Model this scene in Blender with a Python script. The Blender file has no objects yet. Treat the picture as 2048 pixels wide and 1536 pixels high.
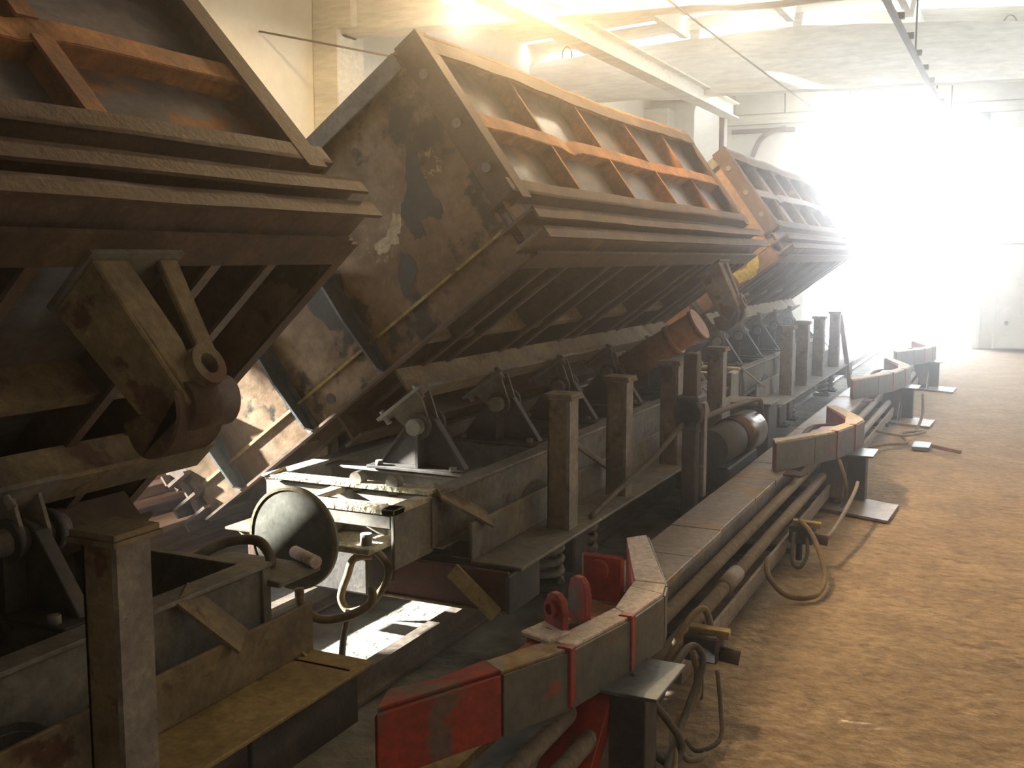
import bpy, bmesh, math, random
from mathutils import Vector, Matrix
random.seed(7)
C = bpy.context.scene
COL = C.collection
R = math.radians

# ---------------------------------------------------------------- camera, world, light, exposure
cam_d = bpy.data.cameras.new('camera'); cam = bpy.data.objects.new('camera', cam_d); COL.objects.link(cam)
cam.location = (0, 0, 1.65)
YAW, PITCH = 25.5465, 6.8697
cam.rotation_euler = (R(90 - PITCH), 0, R(YAW))
cam_d.sensor_width = 36.0; cam_d.lens = 36.0 * 2100 / 2048; cam_d.clip_start = 0.02; cam_d.clip_end = 300
C.camera = cam
C.view_settings.view_transform = 'Standard'; C.view_settings.look = 'None'
C.view_settings.gamma = 1; C.view_settings.use_curve_mapping = False
C.view_settings.exposure = 0.0
W = bpy.data.worlds.new('world'); C.world = W; W.use_nodes = True
bg = W.node_tree.nodes['Background']; bg.inputs[0].default_value = (0.90, 0.95, 1.0, 1); bg.inputs[1].default_value = 22.0
C.cycles.max_bounces = 6; C.cycles.diffuse_bounces = 3; C.cycles.glossy_bounces = 2; C.cycles.volume_bounces = 0
C.cycles.use_denoising = True
C.cycles.sample_clamp_indirect = 6.0
C.cycles.caustics_reflective = False; C.cycles.caustics_refractive = False

def light(name, typ, loc, energy, color=(1, 1, 1), rot=(0, 0, 0), **kw):
    d = bpy.data.lights.new(name, typ); d.energy = energy; d.color = color
    for k, v in kw.items(): setattr(d, k, v)
    o = bpy.data.objects.new(name, d); COL.objects.link(o); o.location = loc; o.rotation_euler = rot
    return o
SUN_DIR = Vector((0.90, 0.23, -0.345)).normalized()
sun = light('sun', 'SUN', (-12, 0, 8), 85.0, (1.0, 0.96, 0.86), angle=R(1.2))
sun.rotation_euler = SUN_DIR.to_track_quat('-Z', 'Y').to_euler()
# sky portals: they only guide the daylight that comes in through the openings of the hall
def portal(loc, rot, sx, sy):
    o = light('sky_portal', 'AREA', loc, 1.0, rot=rot, shape='RECTANGLE', size=sx, size_y=sy)
    o.data.cycles.is_portal = True
    return o
portal((-2.15, 21.2, 2.0), (R(-90), 0, 0), 2.9, 4.1)
portal((2.75, 14.0, 3.4), (0, R(90), 0), 1.2, 10.0)
portal((-6.95, 2.5, 2.17), (0, R(-90), 0), 1.0, 2.2)
portal((-2.1, 16.0, 5.2), (0, 0, 0), 8.6, 0.5)
portal((-2.1, 14.87, 5.2), (0, 0, 0), 8.6, 0.15)

# ---------------------------------------------------------------- materials
def mat(name, stops, scale=6.0, rough=0.75, metal=0.0, bump=0.15, fine=60.0, coord='Object', detail=8.0, stretch=(1, 1, 1), patch=None, speck=None, seed=0.0, grit=.38, bdist=0.004):
    """layered noise colour: stops = [(pos, rgb), ...]; patch = (rgb, threshold, scale) blotches; speck = (rgb, threshold, scale)"""
    m = bpy.data.materials.new(name); m.use_nodes = True; nt = m.node_tree; N = nt.nodes; L = nt.links
    b = N['Principled BSDF']; b.inputs['Metallic'].default_value = metal
    tc = N.new('ShaderNodeTexCoord'); mp = N.new('ShaderNodeMapping'); L.new(tc.outputs[coord], mp.inputs[0])
    mp.inputs['Scale'].default_value = stretch; mp.inputs['Location'].default_value = (seed, seed * 1.7, seed * 0.3)
    n = N.new('ShaderNodeTexNoise'); n.inputs['Scale'].default_value = scale; n.inputs['Detail'].default_value = detail; n.inputs['Roughness'].default_value = 0.62
    L.new(mp.outputs[0], n.inputs['Vector'])
    r = N.new('ShaderNodeValToRGB'); cr = r.color_ramp
    while len(cr.elements) < len(stops): cr.elements.new(0.5)
    for e, (p, c) in zip(cr.elements, stops): e.position = p; e.color = (*c, 1)
    L.new(n.outputs['Fac'], r.inputs[0]); col = r.outputs[0]
    for k, pt in enumerate((patch, speck)):
        if not pt: continue
        pc, th, ps = pt
        pn = N.new('ShaderNodeTexNoise'); pn.inputs['Scale'].default_value = ps; pn.inputs['Detail'].default_value = 6
        pn.inputs['Roughness'].default_value = 0.6 if k == 0 else 0.8
        off = N.new('ShaderNodeVectorMath'); off.operation = 'ADD'; off.inputs[1].default_value = (7.3 + k * 5, 2.1, 4.4)
        L.new(mp.outputs[0], off.inputs[0]); L.new(off.outputs[0], pn.inputs['Vector'])
        mr = N.new('ShaderNodeMapRange'); mr.inputs[1].default_value = th - 0.015; mr.inputs[2].default_value = th + 0.015 + (0.02 if k == 0 else 0)
        L.new(pn.outputs['Fac'], mr.inputs[0])
        mx = N.new('ShaderNodeMix'); mx.data_type = 'RGBA'; mx.inputs[7].default_value = (*pc, 1)
        L.new(mr.outputs[0], mx.inputs[0]); L.new(col, mx.inputs[6]); col = mx.outputs[2]
    fv = N.new('ShaderNodeTexNoise'); fv.inputs['Scale'].default_value = scale * 6.5; fv.inputs['Detail'].default_value = 9; fv.inputs['Roughness'].default_value = .72
    L.new(mp.outputs[0], fv.inputs['Vector'])
    fr_ = N.new('ShaderNodeMapRange'); fr_.inputs[1].default_value = .33; fr_.inputs[2].default_value = .67; fr_.inputs[3].default_value = 1 - grit; fr_.inputs[4].default_value = 1 + grit * .75; fr_.clamp = True
    L.new(fv.outputs['Fac'], fr_.inputs[0])
    vm = N.new('ShaderNodeVectorMath'); vm.operation = 'SCALE'; L.new(col, vm.inputs[0]); L.new(fr_.outputs[0], vm.inputs['Scale']); col = vm.outputs[0]
    L.new(col, b.inputs['Base Color'])
    f = N.new('ShaderNodeTexNoise'); f.inputs['Scale'].default_value = fine; f.inputs['Detail'].default_value = 5
    L.new(mp.outputs[0], f.inputs['Vector'])
    rr = N.new('ShaderNodeMapRange'); rr.inputs[3].default_value = max(0.05, rough - 0.15); rr.inputs[4].default_value = min(1, rough + 0.15)
    L.new(n.outputs['Fac'], rr.inputs[0]); L.new(rr.outputs[0], b.inputs['Roughness'])
    bp = N.new('ShaderNodeBump'); bp.inputs['Strength'].default_value = bump; bp.inputs['Distance'].default_value = bdist
    L.new(f.outputs['Fac'], bp.inputs['Height']); L.new(bp.outputs[0], b.inputs['Normal'])
    return m
M = {}
M['rust_orange'] = mat('rust_orange', [(.3, (.16, .07, .035)), (.5, (.34, .155, .055)), (.68, (.50, .24, .085))], 5, .85, bump=.3, speck=((.12, .06, .04), .66, 20))
M['rust_brown'] = mat('rust_brown', [(.3, (.05, .031, .026)), (.52, (.10, .064, .042)), (.7, (.165, .11, .062))], 5, .8, bump=.35, speck=((.30, .20, .07), .66, 14))
M['rust_purple'] = mat('rust_purple', [(.3, (.08, .055, .05)), (.5, (.145, .105, .095)), (.72, (.22, .16, .11))], 6, .6, bump=.25, patch=((.27, .16, .07), .60, 3))
M['panel_steel'] = mat('panel_steel', [(.28, (.11, .11, .12)), (.5, (.22, .21, .235)), (.72, (.33, .27, .24))], 2.6, .38, metal=.3, bump=.2, patch=((.38, .19, .08), .63, 2.4), stretch=(1, .6, 1))
M['end_plate'] = mat('end_plate', [(.3, (.10, .07, .045)), (.5, (.22, .155, .10)), (.7, (.34, .27, .19))], 2.2, .34, metal=.35, bump=.25, patch=((.05, .05, .045), .56, 3.6), speck=((.44, .36, .21), .64, 3.3), stretch=(1, 1, 1.0))
M['end_plate_brown'] = mat('end_plate_brown', [(.3, (.19, .11, .06)), (.7, (.33, .22, .13))], 2.2, .6, bump=.2, patch=((.48, .37, .10), .62, 2.0))
M['dark_steel'] = mat('dark_steel', [(.3, (.028, .027, .026)), (.55, (.07, .065, .06)), (.75, (.14, .115, .085))], 7, .7, bump=.3)
M['dusty_steel'] = mat('dusty_steel', [(.3, (.10, .095, .085)), (.5, (.20, .19, .165)), (.72, (.31, .28, .235))], 4, .75, bump=.25, patch=((.12, .085, .06), .62, 5))
M['dusty_rust'] = mat('dusty_rust', [(.3, (.12, .09, .06)), (.5, (.22, .17, .10)), (.72, (.33, .26, .14))], 5, .85, bump=.4, patch=((.12, .06, .035), .6, 6))
M['post_face'] = mat('post_face', [(.3, (.15, .13, .11)), (.55, (.25, .225, .195)), (.75, (.36, .33, .29))], 6, .75, bump=.25, speck=((.12, .07, .05), .64, 18))
M['caked_dirt'] = mat('caked_dirt', [(.3, (.36, .31, .20)), (.5, (.55, .49, .35)), (.7, (.70, .64, .50))], 14, .95, bump=1.0, fine=35, bdist=.02)
M['red_paint'] = mat('red_paint', [(.3, (.20, .025, .018)), (.6, (.38, .045, .025)), (.75, (.42, .10, .05))], 5, .5, bump=.15, patch=((.15, .10, .08), .60, 4), speck=((.40, .26, .16), .66, 16))
M['grey_red_paint'] = mat('grey_red_paint', [(.3, (.085, .09, .085)), (.5, (.115, .12, .11)), (.7, (.17, .16, .145))], 3, .5, bump=.12, patch=((.30, .06, .035), .64, 2.6))
M['sunlit_dust'] = mat('sunlit_dust', [(.3, (.55, .45, .38)), (.62, (.76, .67, .60)), (.75, (.55, .33, .24))], 7, .85, bump=.3)  # dust, its colour lightened in place of sun on the near arm's top
M['orange_paint'] = mat('orange_paint', [(.3, (.22, .09, .025)), (.6, (.36, .155, .035)), (.75, (.44, .24, .06))], 5, .55, bump=.15)
M['yellow_dust'] = mat('yellow_dust', [(.3, (.22, .16, .06)), (.55, (.36, .27, .11)), (.75, (.46, .36, .18))], 5, .85, bump=.3, patch=((.13, .07, .035), .6, 5))
M['rubber'] = mat('rubber', [(.3, (.06, .055, .045)), (.7, (.16, .14, .11))], 10, .8, bump=.3)
M['hose_tan'] = mat('hose_tan', [(.3, (.16, .11, .06)), (.7, (.30, .23, .13))], 10, .8, bump=.3)
M['pipe_dust'] = mat('pipe_dust', [(.3, (.20, .17, .14)), (.7, (.34, .30, .25))], 5, .75, bump=.2)
M['beam_top'] = mat('beam_top', [(.3, (.20, .18, .17)), (.5, (.30, .27, .25)), (.7, (.38, .27, .14))], 4, .5, metal=.2, bump=.2, patch=((.33, .21, .08), .57, 5))
M['wall_cream'] = mat('wall_cream', grit=.07, stops= [(.3, (.74, .73, .66)), (.7, (.82, .81, .75))], scale=1.2, rough=.9, bump=.25, fine=18, speck=((.52, .45, .30), .70, 9), coord='Object')
M['concrete_white'] = mat('concrete_white', grit=.22, stops= [(.3, (.68, .66, .58)), (.7, (.79, .78, .71))], scale=1.6, rough=.9, bump=.5, fine=9, stretch=(.35, 1, 2.2), speck=((.40, .34, .24), .70, 6), bdist=.015)
M['wood_board'] = mat('wood_board', grit=.08, stops= [(.3, (.66, .64, .58)), (.7, (.82, .80, .74))], scale=2, rough=.85, bump=.2)
M['white_paint'] = mat('white_paint', grit=.08, stops= [(.3, (.62, .61, .56)), (.7, (.78, .77, .72))], scale=3, rough=.7, bump=.1)
M['sill_red'] = mat('sill_red', [(.3, (.055, .022, .018)), (.6, (.12, .045, .032)), (.75, (.16, .09, .06))], 5, .7, bump=.3)
M['buffer_steel'] = mat('buffer_steel', [(.3, (.10, .105, .085)), (.7, (.17, .17, .14))], 4, .7, bump=.2, patch=((.13, .09, .05), .64, 6))
M['paint_cream'] = mat('paint_cream', [(.3, (.42, .35, .22)), (.7, (.60, .52, .36))], 8, .7, bump=.3)
M['paint_black'] = mat('paint_black', [(.3, (.022, .024, .022)), (.7, (.06, .06, .052))], 8, .5, bump=.3)
M['paint_yellow'] = mat('paint_yellow', [(.3, (.62, .50, .08)), (.7, (.78, .68, .18))], 6, .7, bump=.2)
M['floor'] = mat('floor', [(.28, (.25, .175, .105)), (.5, (.33, .24, .15)), (.72, (.43, .33, .22))], 2.6, .92, bump=1.0, fine=16, patch=((.25, .18, .115), .60, 5.0), speck=((.60, .52, .42), .72, 30), detail=12, bdist=.02, stretch=(1, 1.0, 1))
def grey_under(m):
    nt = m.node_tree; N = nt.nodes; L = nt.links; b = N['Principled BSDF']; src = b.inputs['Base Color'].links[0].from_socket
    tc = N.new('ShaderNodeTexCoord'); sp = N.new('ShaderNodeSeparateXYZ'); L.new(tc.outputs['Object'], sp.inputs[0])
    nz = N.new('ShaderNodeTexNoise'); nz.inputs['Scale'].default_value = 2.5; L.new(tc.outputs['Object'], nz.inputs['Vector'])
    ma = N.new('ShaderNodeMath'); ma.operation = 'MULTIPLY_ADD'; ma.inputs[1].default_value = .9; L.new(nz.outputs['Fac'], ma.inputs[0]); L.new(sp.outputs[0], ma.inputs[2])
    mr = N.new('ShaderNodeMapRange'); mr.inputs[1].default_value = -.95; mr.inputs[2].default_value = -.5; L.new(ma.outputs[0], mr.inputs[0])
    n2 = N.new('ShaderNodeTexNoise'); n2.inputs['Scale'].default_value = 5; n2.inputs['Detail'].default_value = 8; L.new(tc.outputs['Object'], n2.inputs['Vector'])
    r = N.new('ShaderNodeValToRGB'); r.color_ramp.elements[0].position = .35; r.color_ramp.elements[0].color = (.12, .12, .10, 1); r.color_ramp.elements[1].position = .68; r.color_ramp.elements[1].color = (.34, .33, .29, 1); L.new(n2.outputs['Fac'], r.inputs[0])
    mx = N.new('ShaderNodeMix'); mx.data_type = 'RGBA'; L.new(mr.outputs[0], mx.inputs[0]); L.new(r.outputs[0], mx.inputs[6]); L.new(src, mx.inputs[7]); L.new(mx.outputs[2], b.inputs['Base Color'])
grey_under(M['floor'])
M['outside'] = mat('outside', grit=.1, stops= [(.3, (.60, .58, .54)), (.7, (.74, .72, .68))], scale=.6, rough=.95, bump=.2)
M['plank'] = mat('plank', [(.3, (.42, .26, .17)), (.7, (.62, .42, .28))], 4, .8, bump=.3, stretch=(1, .15, 1))
M['wood_dark'] = mat('wood_dark', [(.3, (.10, .07, .05)), (.7, (.25, .16, .10))], 6, .85, bump=.5)
M['blue_plate'] = mat('blue_plate', [(.3, (.10, .12, .14)), (.7, (.19, .21, .23))], 5, .45, metal=.3, bump=.15)
M['copper'] = mat('copper', [(.3, (.05, .03, .02)), (.7, (.15, .08, .035))], 9, .3, metal=.6, stretch=(1, 8, 1), bump=.15)
M['rail_steel'] = mat('rail_steel', [(.3, (.12, .10, .085)), (.7, (.28, .24, .20))], 6, .5, metal=.5, bump=.2)
def emission(name, rgb, s):
    m = bpy.data.materials.new(name); m.use_nodes = True; nt = m.node_tree
    nt.nodes.clear(); e = nt.nodes.new('ShaderNodeEmission'); e.inputs[0].default_value = (*rgb, 1); e.inputs[1].default_value = s
    o = nt.nodes.new('ShaderNodeOutputMaterial'); nt.links.new(e.outputs[0], o.inputs[0]); return m
M['lamp_glow'] = emission('lamp_glow', (1.0, .86, .52), 9)

# ---------------------------------------------------------------- mesh builder
def lerp(a, b, t): return a + (b - a) * t
class MB:
    def __init__(s): s.v = []; s.f = []; s.smooth = []
    def _add(s, vs, fs, sm=False):
        o = len(s.v); s.v += [tuple(v) for v in vs]; s.f += [tuple(i + o for i in f) for f in fs]; s.smooth += [sm] * len(fs); return s
    def box(s, x0, x1, y0, y1, z0, z1):
        vs = [(x, y, z) for z in (z0, z1) for y in (y0, y1) for x in (x0, x1)]
        return s._add(vs, [(0, 2, 3, 1), (4, 5, 7, 6), (0, 1, 5, 4), (2, 6, 7, 3), (0, 4, 6, 2), (1, 3, 7, 5)])
    def prism(s, pts, off):
        """extrude a planar polygon of 3-D points by the vector off"""
        n = len(pts); off = Vector(off); a = [Vector(p) for p in pts]; b = [p + off for p in a]
        return s._add(a + b, [tuple(reversed(range(n))), tuple(range(n, 2 * n))] + [(i, (i + 1) % n, n + (i + 1) % n, n + i) for i in range(n)])
    def pxz(s, pts, y0, y1): return s.prism([(x, y0, z) for x, z in pts], (0, y1 - y0, 0))
    def pyz(s, pts, x0, x1): return s.prism([(x0, y, z) for y, z in pts], (x1 - x0, 0, 0))
    def pxy(s, pts, z0, z1): return s.prism([(x, y, z0) for x, y in pts], (0, 0, z1 - z0))
    def bar(s, p, q, w, t, up=(0, 0, 1)):
        """rectangular bar from p to q, width w across, thickness t along up"""
        p, q, up = Vector(p), Vector(q), Vector(up); d = (q - p).normalized(); x = d.cross(up).normalized(); u = x.cross(d)
        vs = [b + x * (w / 2 * i) + u * (t / 2 * j) for b in (p, q) for (i, j) in ((-1, -1), (1, -1), (1, 1), (-1, 1))]
        return s._add(vs, [(3, 2, 1, 0), (4, 5, 6, 7), (0, 1, 5, 4), (1, 2, 6, 5), (2, 3, 7, 6), (3, 0, 4, 7)])
    def cyl(s, p, q, r, n=16, r2=None, hole=0):
        p, q = Vector(p), Vector(q); d = (q - p).normalized(); a = d.orthogonal().normalized(); b = d.cross(a); r2 = r if r2 is None else r2
        ring = lambda c, rr: [c + (a * math.cos(2 * math.pi * i / n) + b * math.sin(2 * math.pi * i / n)) * rr for i in range(n)]
        if hole:
            vs = ring(p, r) + ring(q, r2) + ring(p, hole) + ring(q, hole); fs = []
            for i in range(n):
                j = (i + 1) % n
                fs += [(i, j, n + j, n + i), (2 * n + j, 2 * n + i, 3 * n + i, 3 * n + j), (j, i, 2 * n + i, 2 * n + j), (n + i, n + j, 3 * n + j, 3 * n + i)]
            return s._add(vs, fs, False)
        o = len(s.v); s.v += [tuple(v) for v in ring(p, r) + ring(q, r2)]
        for i in range(n): s.f.append((o + i, o + (i + 1) % n, o + n + (i + 1) % n, o + n + i)); s.smooth.append(True)
        s.f.append(tuple(o + i for i in reversed(range(n)))); s.f.append(tuple(o + n + i for i in range(n))); s.smooth += [False, False]
        return s
    def tube(s, pts, r, n=8, steps=6):
        """smooth tube through points (Catmull-Rom)"""
        P = [Vector(p) for p in pts]; Q = [P[0]] + P + [P[-1]]; path = []
        for i in range(1, len(Q) - 2):
            p0, p1, p2, p3 = Q[i - 1], Q[i], Q[i + 1], Q[i + 2]
            for k in range(steps):
                t = k / steps; path.append(0.5 * ((2 * p1) + (p2 - p0) * t + (2 * p0 - 5 * p1 + 4 * p2 - p3) * t * t + (3 * p1 - p0 - 3 * p2 + p3) * t ** 3))
        path.append(P[-1]); o = len(s.v); nrm = None; m = len(path)
        for i, c in enumerate(path):
            d = (path[min(i + 1, m - 1)] - path[max(i - 1, 0)]).normalized()
            nrm = d.orthogonal().normalized() if nrm is None else (nrm - d * nrm.dot(d)).normalized()
            b = d.cross(nrm); s.v += [tuple(c + (nrm * math.cos(2 * math.pi * j / n) + b * math.sin(2 * math.pi * j / n)) * r) for j in range(n)]
        for i in range(m - 1):
            for j in range(n): s.f.append((o + i * n + j, o + i * n + (j + 1) % n, o + (i + 1) * n + (j + 1) % n, o + (i + 1) * n + j)); s.smooth.append(True)
        s.f.append(tuple(o + j for j in reversed(range(n)))); s.f.append(tuple(o + (m - 1) * n + j for j in range(n))); s.smooth += [False, False]
        return s
    def sweep(s, prof, y0, y1, n=1, wob=None):
        """sweep an (x,z) profile along y in n steps; wob(y) -> (dx,dz)"""
        k = len(prof); o = len(s.v)
        for i in range(n + 1):
            y = lerp(y0, y1, i / n); dx, dz = wob(y) if wob else (0, 0)
            s.v += [(x + dx, y, z + dz) for x, z in prof]
        for i in range(n):
            for j in range(k): s.f.append((o + i * k + j, o + i * k + (j + 1) % k, o + (i + 1) * k + (j + 1) % k, o + (i + 1) * k + j)); s.smooth.append(False)
        s.f.append(tuple(o + j for j in range(k))); s.f.append(tuple(o + n * k + j for j in reversed(range(k)))); s.smooth += [False, False]
        return s
    def build(s, name, m, parent=None, bevel=0.0, org=(0, 0, 0), shift=None):
        sh = Vector(shift) if shift is not None else (Vector(parent['org']) if parent is not None and 'org' in parent else Vector(org))
        me = bpy.data.meshes.new(name); me.from_pydata([tuple(Vector(v) - sh) for v in s.v], [], s.f)
        me.polygons.foreach_set('use_smooth', s.smooth); me.update()
        bm = bmesh.new(); bm.from_mesh(me); bmesh.ops.recalc_face_normals(bm, faces=bm.faces)
        bm.to_mesh(me); bm.free(); me.materials.append(M[m])
        o = bpy.data.objects.new(name, me); COL.objects.link(o)
        if parent is not None: o.parent = parent
        else: o.location = sh
        if bevel:
            md = o.modifiers.new('bevel', 'BEVEL'); md.width = bevel; md.segments = 1; md.limit_method = 'ANGLE'; md.angle_limit = R(50)
        return o
def tag(o, label=None, cat=None, group=None, kind=None):
    if label: o['label'] = label
    if cat: o['category'] = cat
    if group: o['group'] = group
    if kind: o['kind'] = kind
    return o
def thing(name, loc, label, cat, group=None, rz=0, org=None):
    o = bpy.data.objects.new(name, None); COL.objects.link(o); o.location = loc; o.rotation_euler.z = rz; o.empty_display_size = .1
    o['org'] = tuple(org if org is not None else loc)
    return tag(o, label, cat, group)
def copy_tree(o, parent=None):
    c = o.copy(); COL.objects.link(c); c.parent = parent
    for ch in list(o.children): copy_tree(ch, c)
    return c
def st(o): return tag(o, kind='structure')
def dented(w, y0, dx, dz, wd=.09):
    def f(y):
        a, b = w(y); g = math.exp(-((y - y0) / wd) ** 2); return a + dx * g, b + dz * g
    return f
def wob(seed, a, b):
    rs = random.Random(seed); ph = [rs.uniform(0, 6.28) for _ in range(6)]
    return lambda y: (a * (math.sin(1.7 * y + ph[0]) * .6 + math.sin(4.1 * y + ph[1]) * .3 + math.sin(11 * y + ph[2]) * .12), b * (math.sin(1.3 * y + ph[3]) * .6 + math.sin(3.7 * y + ph[4]) * .3 + math.sin(13 * y + ph[5]) * .14))

# ---------------------------------------------------------------- the hall
XL, XR, YB, YF = -6.9, 2.7, -4.0, 21.0
DX0, DX1, DZ = -3.62, -.68, 4.08
def grid_floor():
    mb = MB(); nx, ny = 60, 130
    rs = random.Random(3)
    ph = [(rs.uniform(1, 9), rs.uniform(1, 9), rs.uniform(0, 6.3)) for _ in range(10)]
    def h(x, y): return sum(math.sin(a * x + b * y + c) / (a + b) for a, b, c in ph) * .006
    vs = [(lerp(XL, XR, i / nx), lerp(YB, YF + .3, j / ny), 0) for j in range(ny + 1) for i in range(nx + 1)]
    vs = [(x, y, h(x, y) - .012) for x, y, z in vs]
    return mb._add(vs, [(j * (nx + 1) + i, j * (nx + 1) + i + 1, (j + 1) * (nx + 1) + i + 1, (j + 1) * (nx + 1) + i) for j in range(ny) for i in range(nx)], True)
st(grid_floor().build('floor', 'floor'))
og = MB().box(-40, 40, YF + .3, 90, -.25, -.02).build('yard_ground', 'outside'); st(og)
# left wall, with the window that lets in the low sun
w = MB(); wy0, wy1, wz0, wz1 = 1.4, 3.6, 1.6, 2.56
w.box(XL - .3, XL, YB, wy0, 0, 5.6); w.box(XL - .3, XL, wy1, YF, 0, 5.6); w.box(XL - .3, XL, wy0, wy1, 0, wz0); w.box(XL - .3, XL, wy0, wy1, wz1, 5.6)
st(w.build('wall_left', 'wall_cream'))
wf = MB().box(XL - .2, XL - .13, wy0, wy1, wz0, wz0 + .05).box(XL - .2, XL - .13, wy0, wy1, wz1 - .05, wz1).box(XL - .2, XL - .13, wy0, wy0 + .05, wz0, wz1).box(XL - .2, XL - .13, wy1 - .05, wy1, wz0, wz1).build('window_1', 'white_paint'); st(wf)
# right wall with a long window band further down the hall
w = MB(); w.box(XR, XR + .3, YB, YF, 0, 2.8); w.box(XR, XR + .3, YB, YF, 4.0, 5.6); w.box(XR, XR + .3, YB, 11.5, 2.8, 4.0); w.box(XR, XR + .3, 19, YF, 2.8, 4.0)
for k in range(4): w.box(XR, XR + .3, 11 + k * 2 - .12, 11 + k * 2 + .12, 2.8, 4.0)
st(w.build('wall_right', 'wall_cream'))
st(MB().box(XL, XR, YB - .3, YB, 0, 5.6).build('wall_behind', 'wall_cream'))
# end wall with doorway
w = MB(); w.box(XL, DX0, YF, YF + .3, 0, 5.6); w.box(DX1, XR, YF, YF + .3, 0, 5.6); w.box(DX0, DX1, YF, YF + .3, DZ, 5.6)
wf_ = st(w.build('wall_far', 'wall_cream'))
for k, (x0, x1) in enumerate([(-5.15, -4.2), (-4.18, -3.0), (-2.98, -1.55), (-1.53, .2), (.22, 1.6)]):
    MB().box(x0, x1, YF - .07, YF - .005, 4.42, 4.95).build('wall_panel', 'wood_board', wf_, .008)
MB().box(-5.3, 1.8, YF - .12, YF - .005, 4.22, 4.40).build('lintel', 'concrete_white', wf_, .01)
MB().box(-5.2, -4.0, YF - .1, YF - .005, 4.06, 4.14).build('ledge_rail', 'rust_purple', wf_)
MB().tube([(-4.15, YF - .12, 4.12), (-4.45, YF - .12, 4.06), (-4.65, YF - .12, 3.9), (-4.78, YF - .12, 3.6)], .05).build('curved_pipe', 'rust_purple', wf_)
MB().box(-4.45, -3.95, YF - .06, YF - .005, 3.0, 3.5).build('wall_board', 'wood_board', wf_)
tr = MB().box(-3.74, -3.60, YF - .08, YF + .02, 0, 4.2).box(-.70, -.56, YF - .08, YF + .02, 0, 4.2).box(-3.74, -.56, YF - .08, YF + .02, 4.06, 4.2).build('trim_1', 'white_paint'); st(tr)
# door leaf folded open inside, right of the doorway
dl = thing('door_2', (-.02, 20.2, 0), None, None); dl['kind'] = 'structure'
MB().box(-.34, .75, 20.55, 20.62, .05, 3.9).build('door_panel', 'white_paint', dl, .005)
MB().box(-.34, -.30, 20.5, 20.55, .05, 3.9).build('door_edge', 'white_paint', dl)
MB().box(-.34, .75, 20.5, 20.55, 1.9, 2.0).build('door_rail', 'white_paint', dl)
MB().cyl((-.12, 20.45, .5), (-.12, 20.55, .5), .035).build('door_handle', 'rust_purple', dl)
# columns and cross beams of the left side
def column(y):
    c = MB().box(XL, XL + .32, y - .25, y + .25, 0, 4.05)
    c.pyz([(y - .25, 4.05), (y + .25, 4.05), (y + .25, 4.6), (y - .25, 4.6)], XL, XL + .5)
    return st(c.build('wall_column', 'concrete_white', bevel=.01))
for y in (-1.2, 4.4, 9.75, 15.4, 20.8): column(y)
def crossbeam(y, z0, skew, peak):
    b = MB(); xs = [XL, XL + 1.3, -3.0, -.6, XR]; zt = [peak - .30, peak - .16, peak, peak - .10, peak - .42]
    n = 24
    front = []
    for i in range(n + 1):
        x = lerp(XL, XR, i / n); t = x
        for k in range(4):
            if xs[k] <= x <= xs[k + 1] + 1e-6: zt_ = lerp(zt[k], zt[k + 1], (x - xs[k]) / (xs[k + 1] - xs[k])); break
        front.append((x, zt_ + .008 * math.sin(x * 7 + y), z0 + .012 * math.sin(x * 5 + y) + .008 * math.sin(x * 13)))
    o = []
    for (x, t, bt) in front:
        yy = y + math.tan(R(skew)) * (x + 4.0)
        o += [(x, yy - .14, bt), (x, yy - .14, t), (x, yy + .14, t), (x, yy + .14, bt)]
    fs = []
    for i in range(n):
        for j in range(4): fs.append((i * 4 + j, i * 4 + (j + 1) % 4, i * 4 + 4 + (j + 1) % 4, i * 4 + 4 + j))
    fs += [(0, 1, 2, 3), (n * 4 + 3, n * 4 + 2, n * 4 + 1, n * 4)]
    b._add(o, fs)
    # haunch at the wall
    b.prism([(XL, y - .13 + math.tan(R(skew)) * -2.9, z0 - .02), (XL + .32, y - .13 - math.tan(R(skew)) * 2.6, z0 - .02), (XL + .32, y - .13 - math.tan(R(skew)) * 2.6, z0 + .3), (XL, y - .13 + math.tan(R(skew)) * -2.9, z0 + .3)], (0, .26, 0))
    return st(b.build('roof_beam', 'concrete_white'))
crossbeam(-1.2, 4.0, 0, 4.95); crossbeam(4.4, 4.0, 3, 4.95); crossbeam(10.0, 4.0, 6, 4.95); crossbeam(15.5, 4.0, 6, 4.88); 
for hx, hy in ((-6.4, 15.35), (-.25, 15.9)):
    st(MB().tube([(hx - .07, hy, 4.62), (hx - .075, hy, 4.78), (hx, hy, 4.86), (hx + .075, hy, 4.78), (hx + .07, hy, 4.62)], .012, 6, 4).build('lifting_loop', 'dark_steel'))
d_ = MB().box(-4.82, -4.42, 16.9, 17.2, 2.2, 4.0).pxz([(-4.82, 4.0), (-4.42, 4.0), (-4.5, 4.15), (-4.62, 4.2), (-4.74, 4.15)], 16.9, 17.2).build('air_duct', 'white_paint', org=(-4.62, 17.05, 2.2))
tag(d_, 'pale upright sheet metal duct with rounded top behind the middle box', 'duct')
st(MB().box(-4.42, -4.34, 16.95, 17.15, 0, 4.1).build('duct_post', 'rust_purple'))
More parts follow.
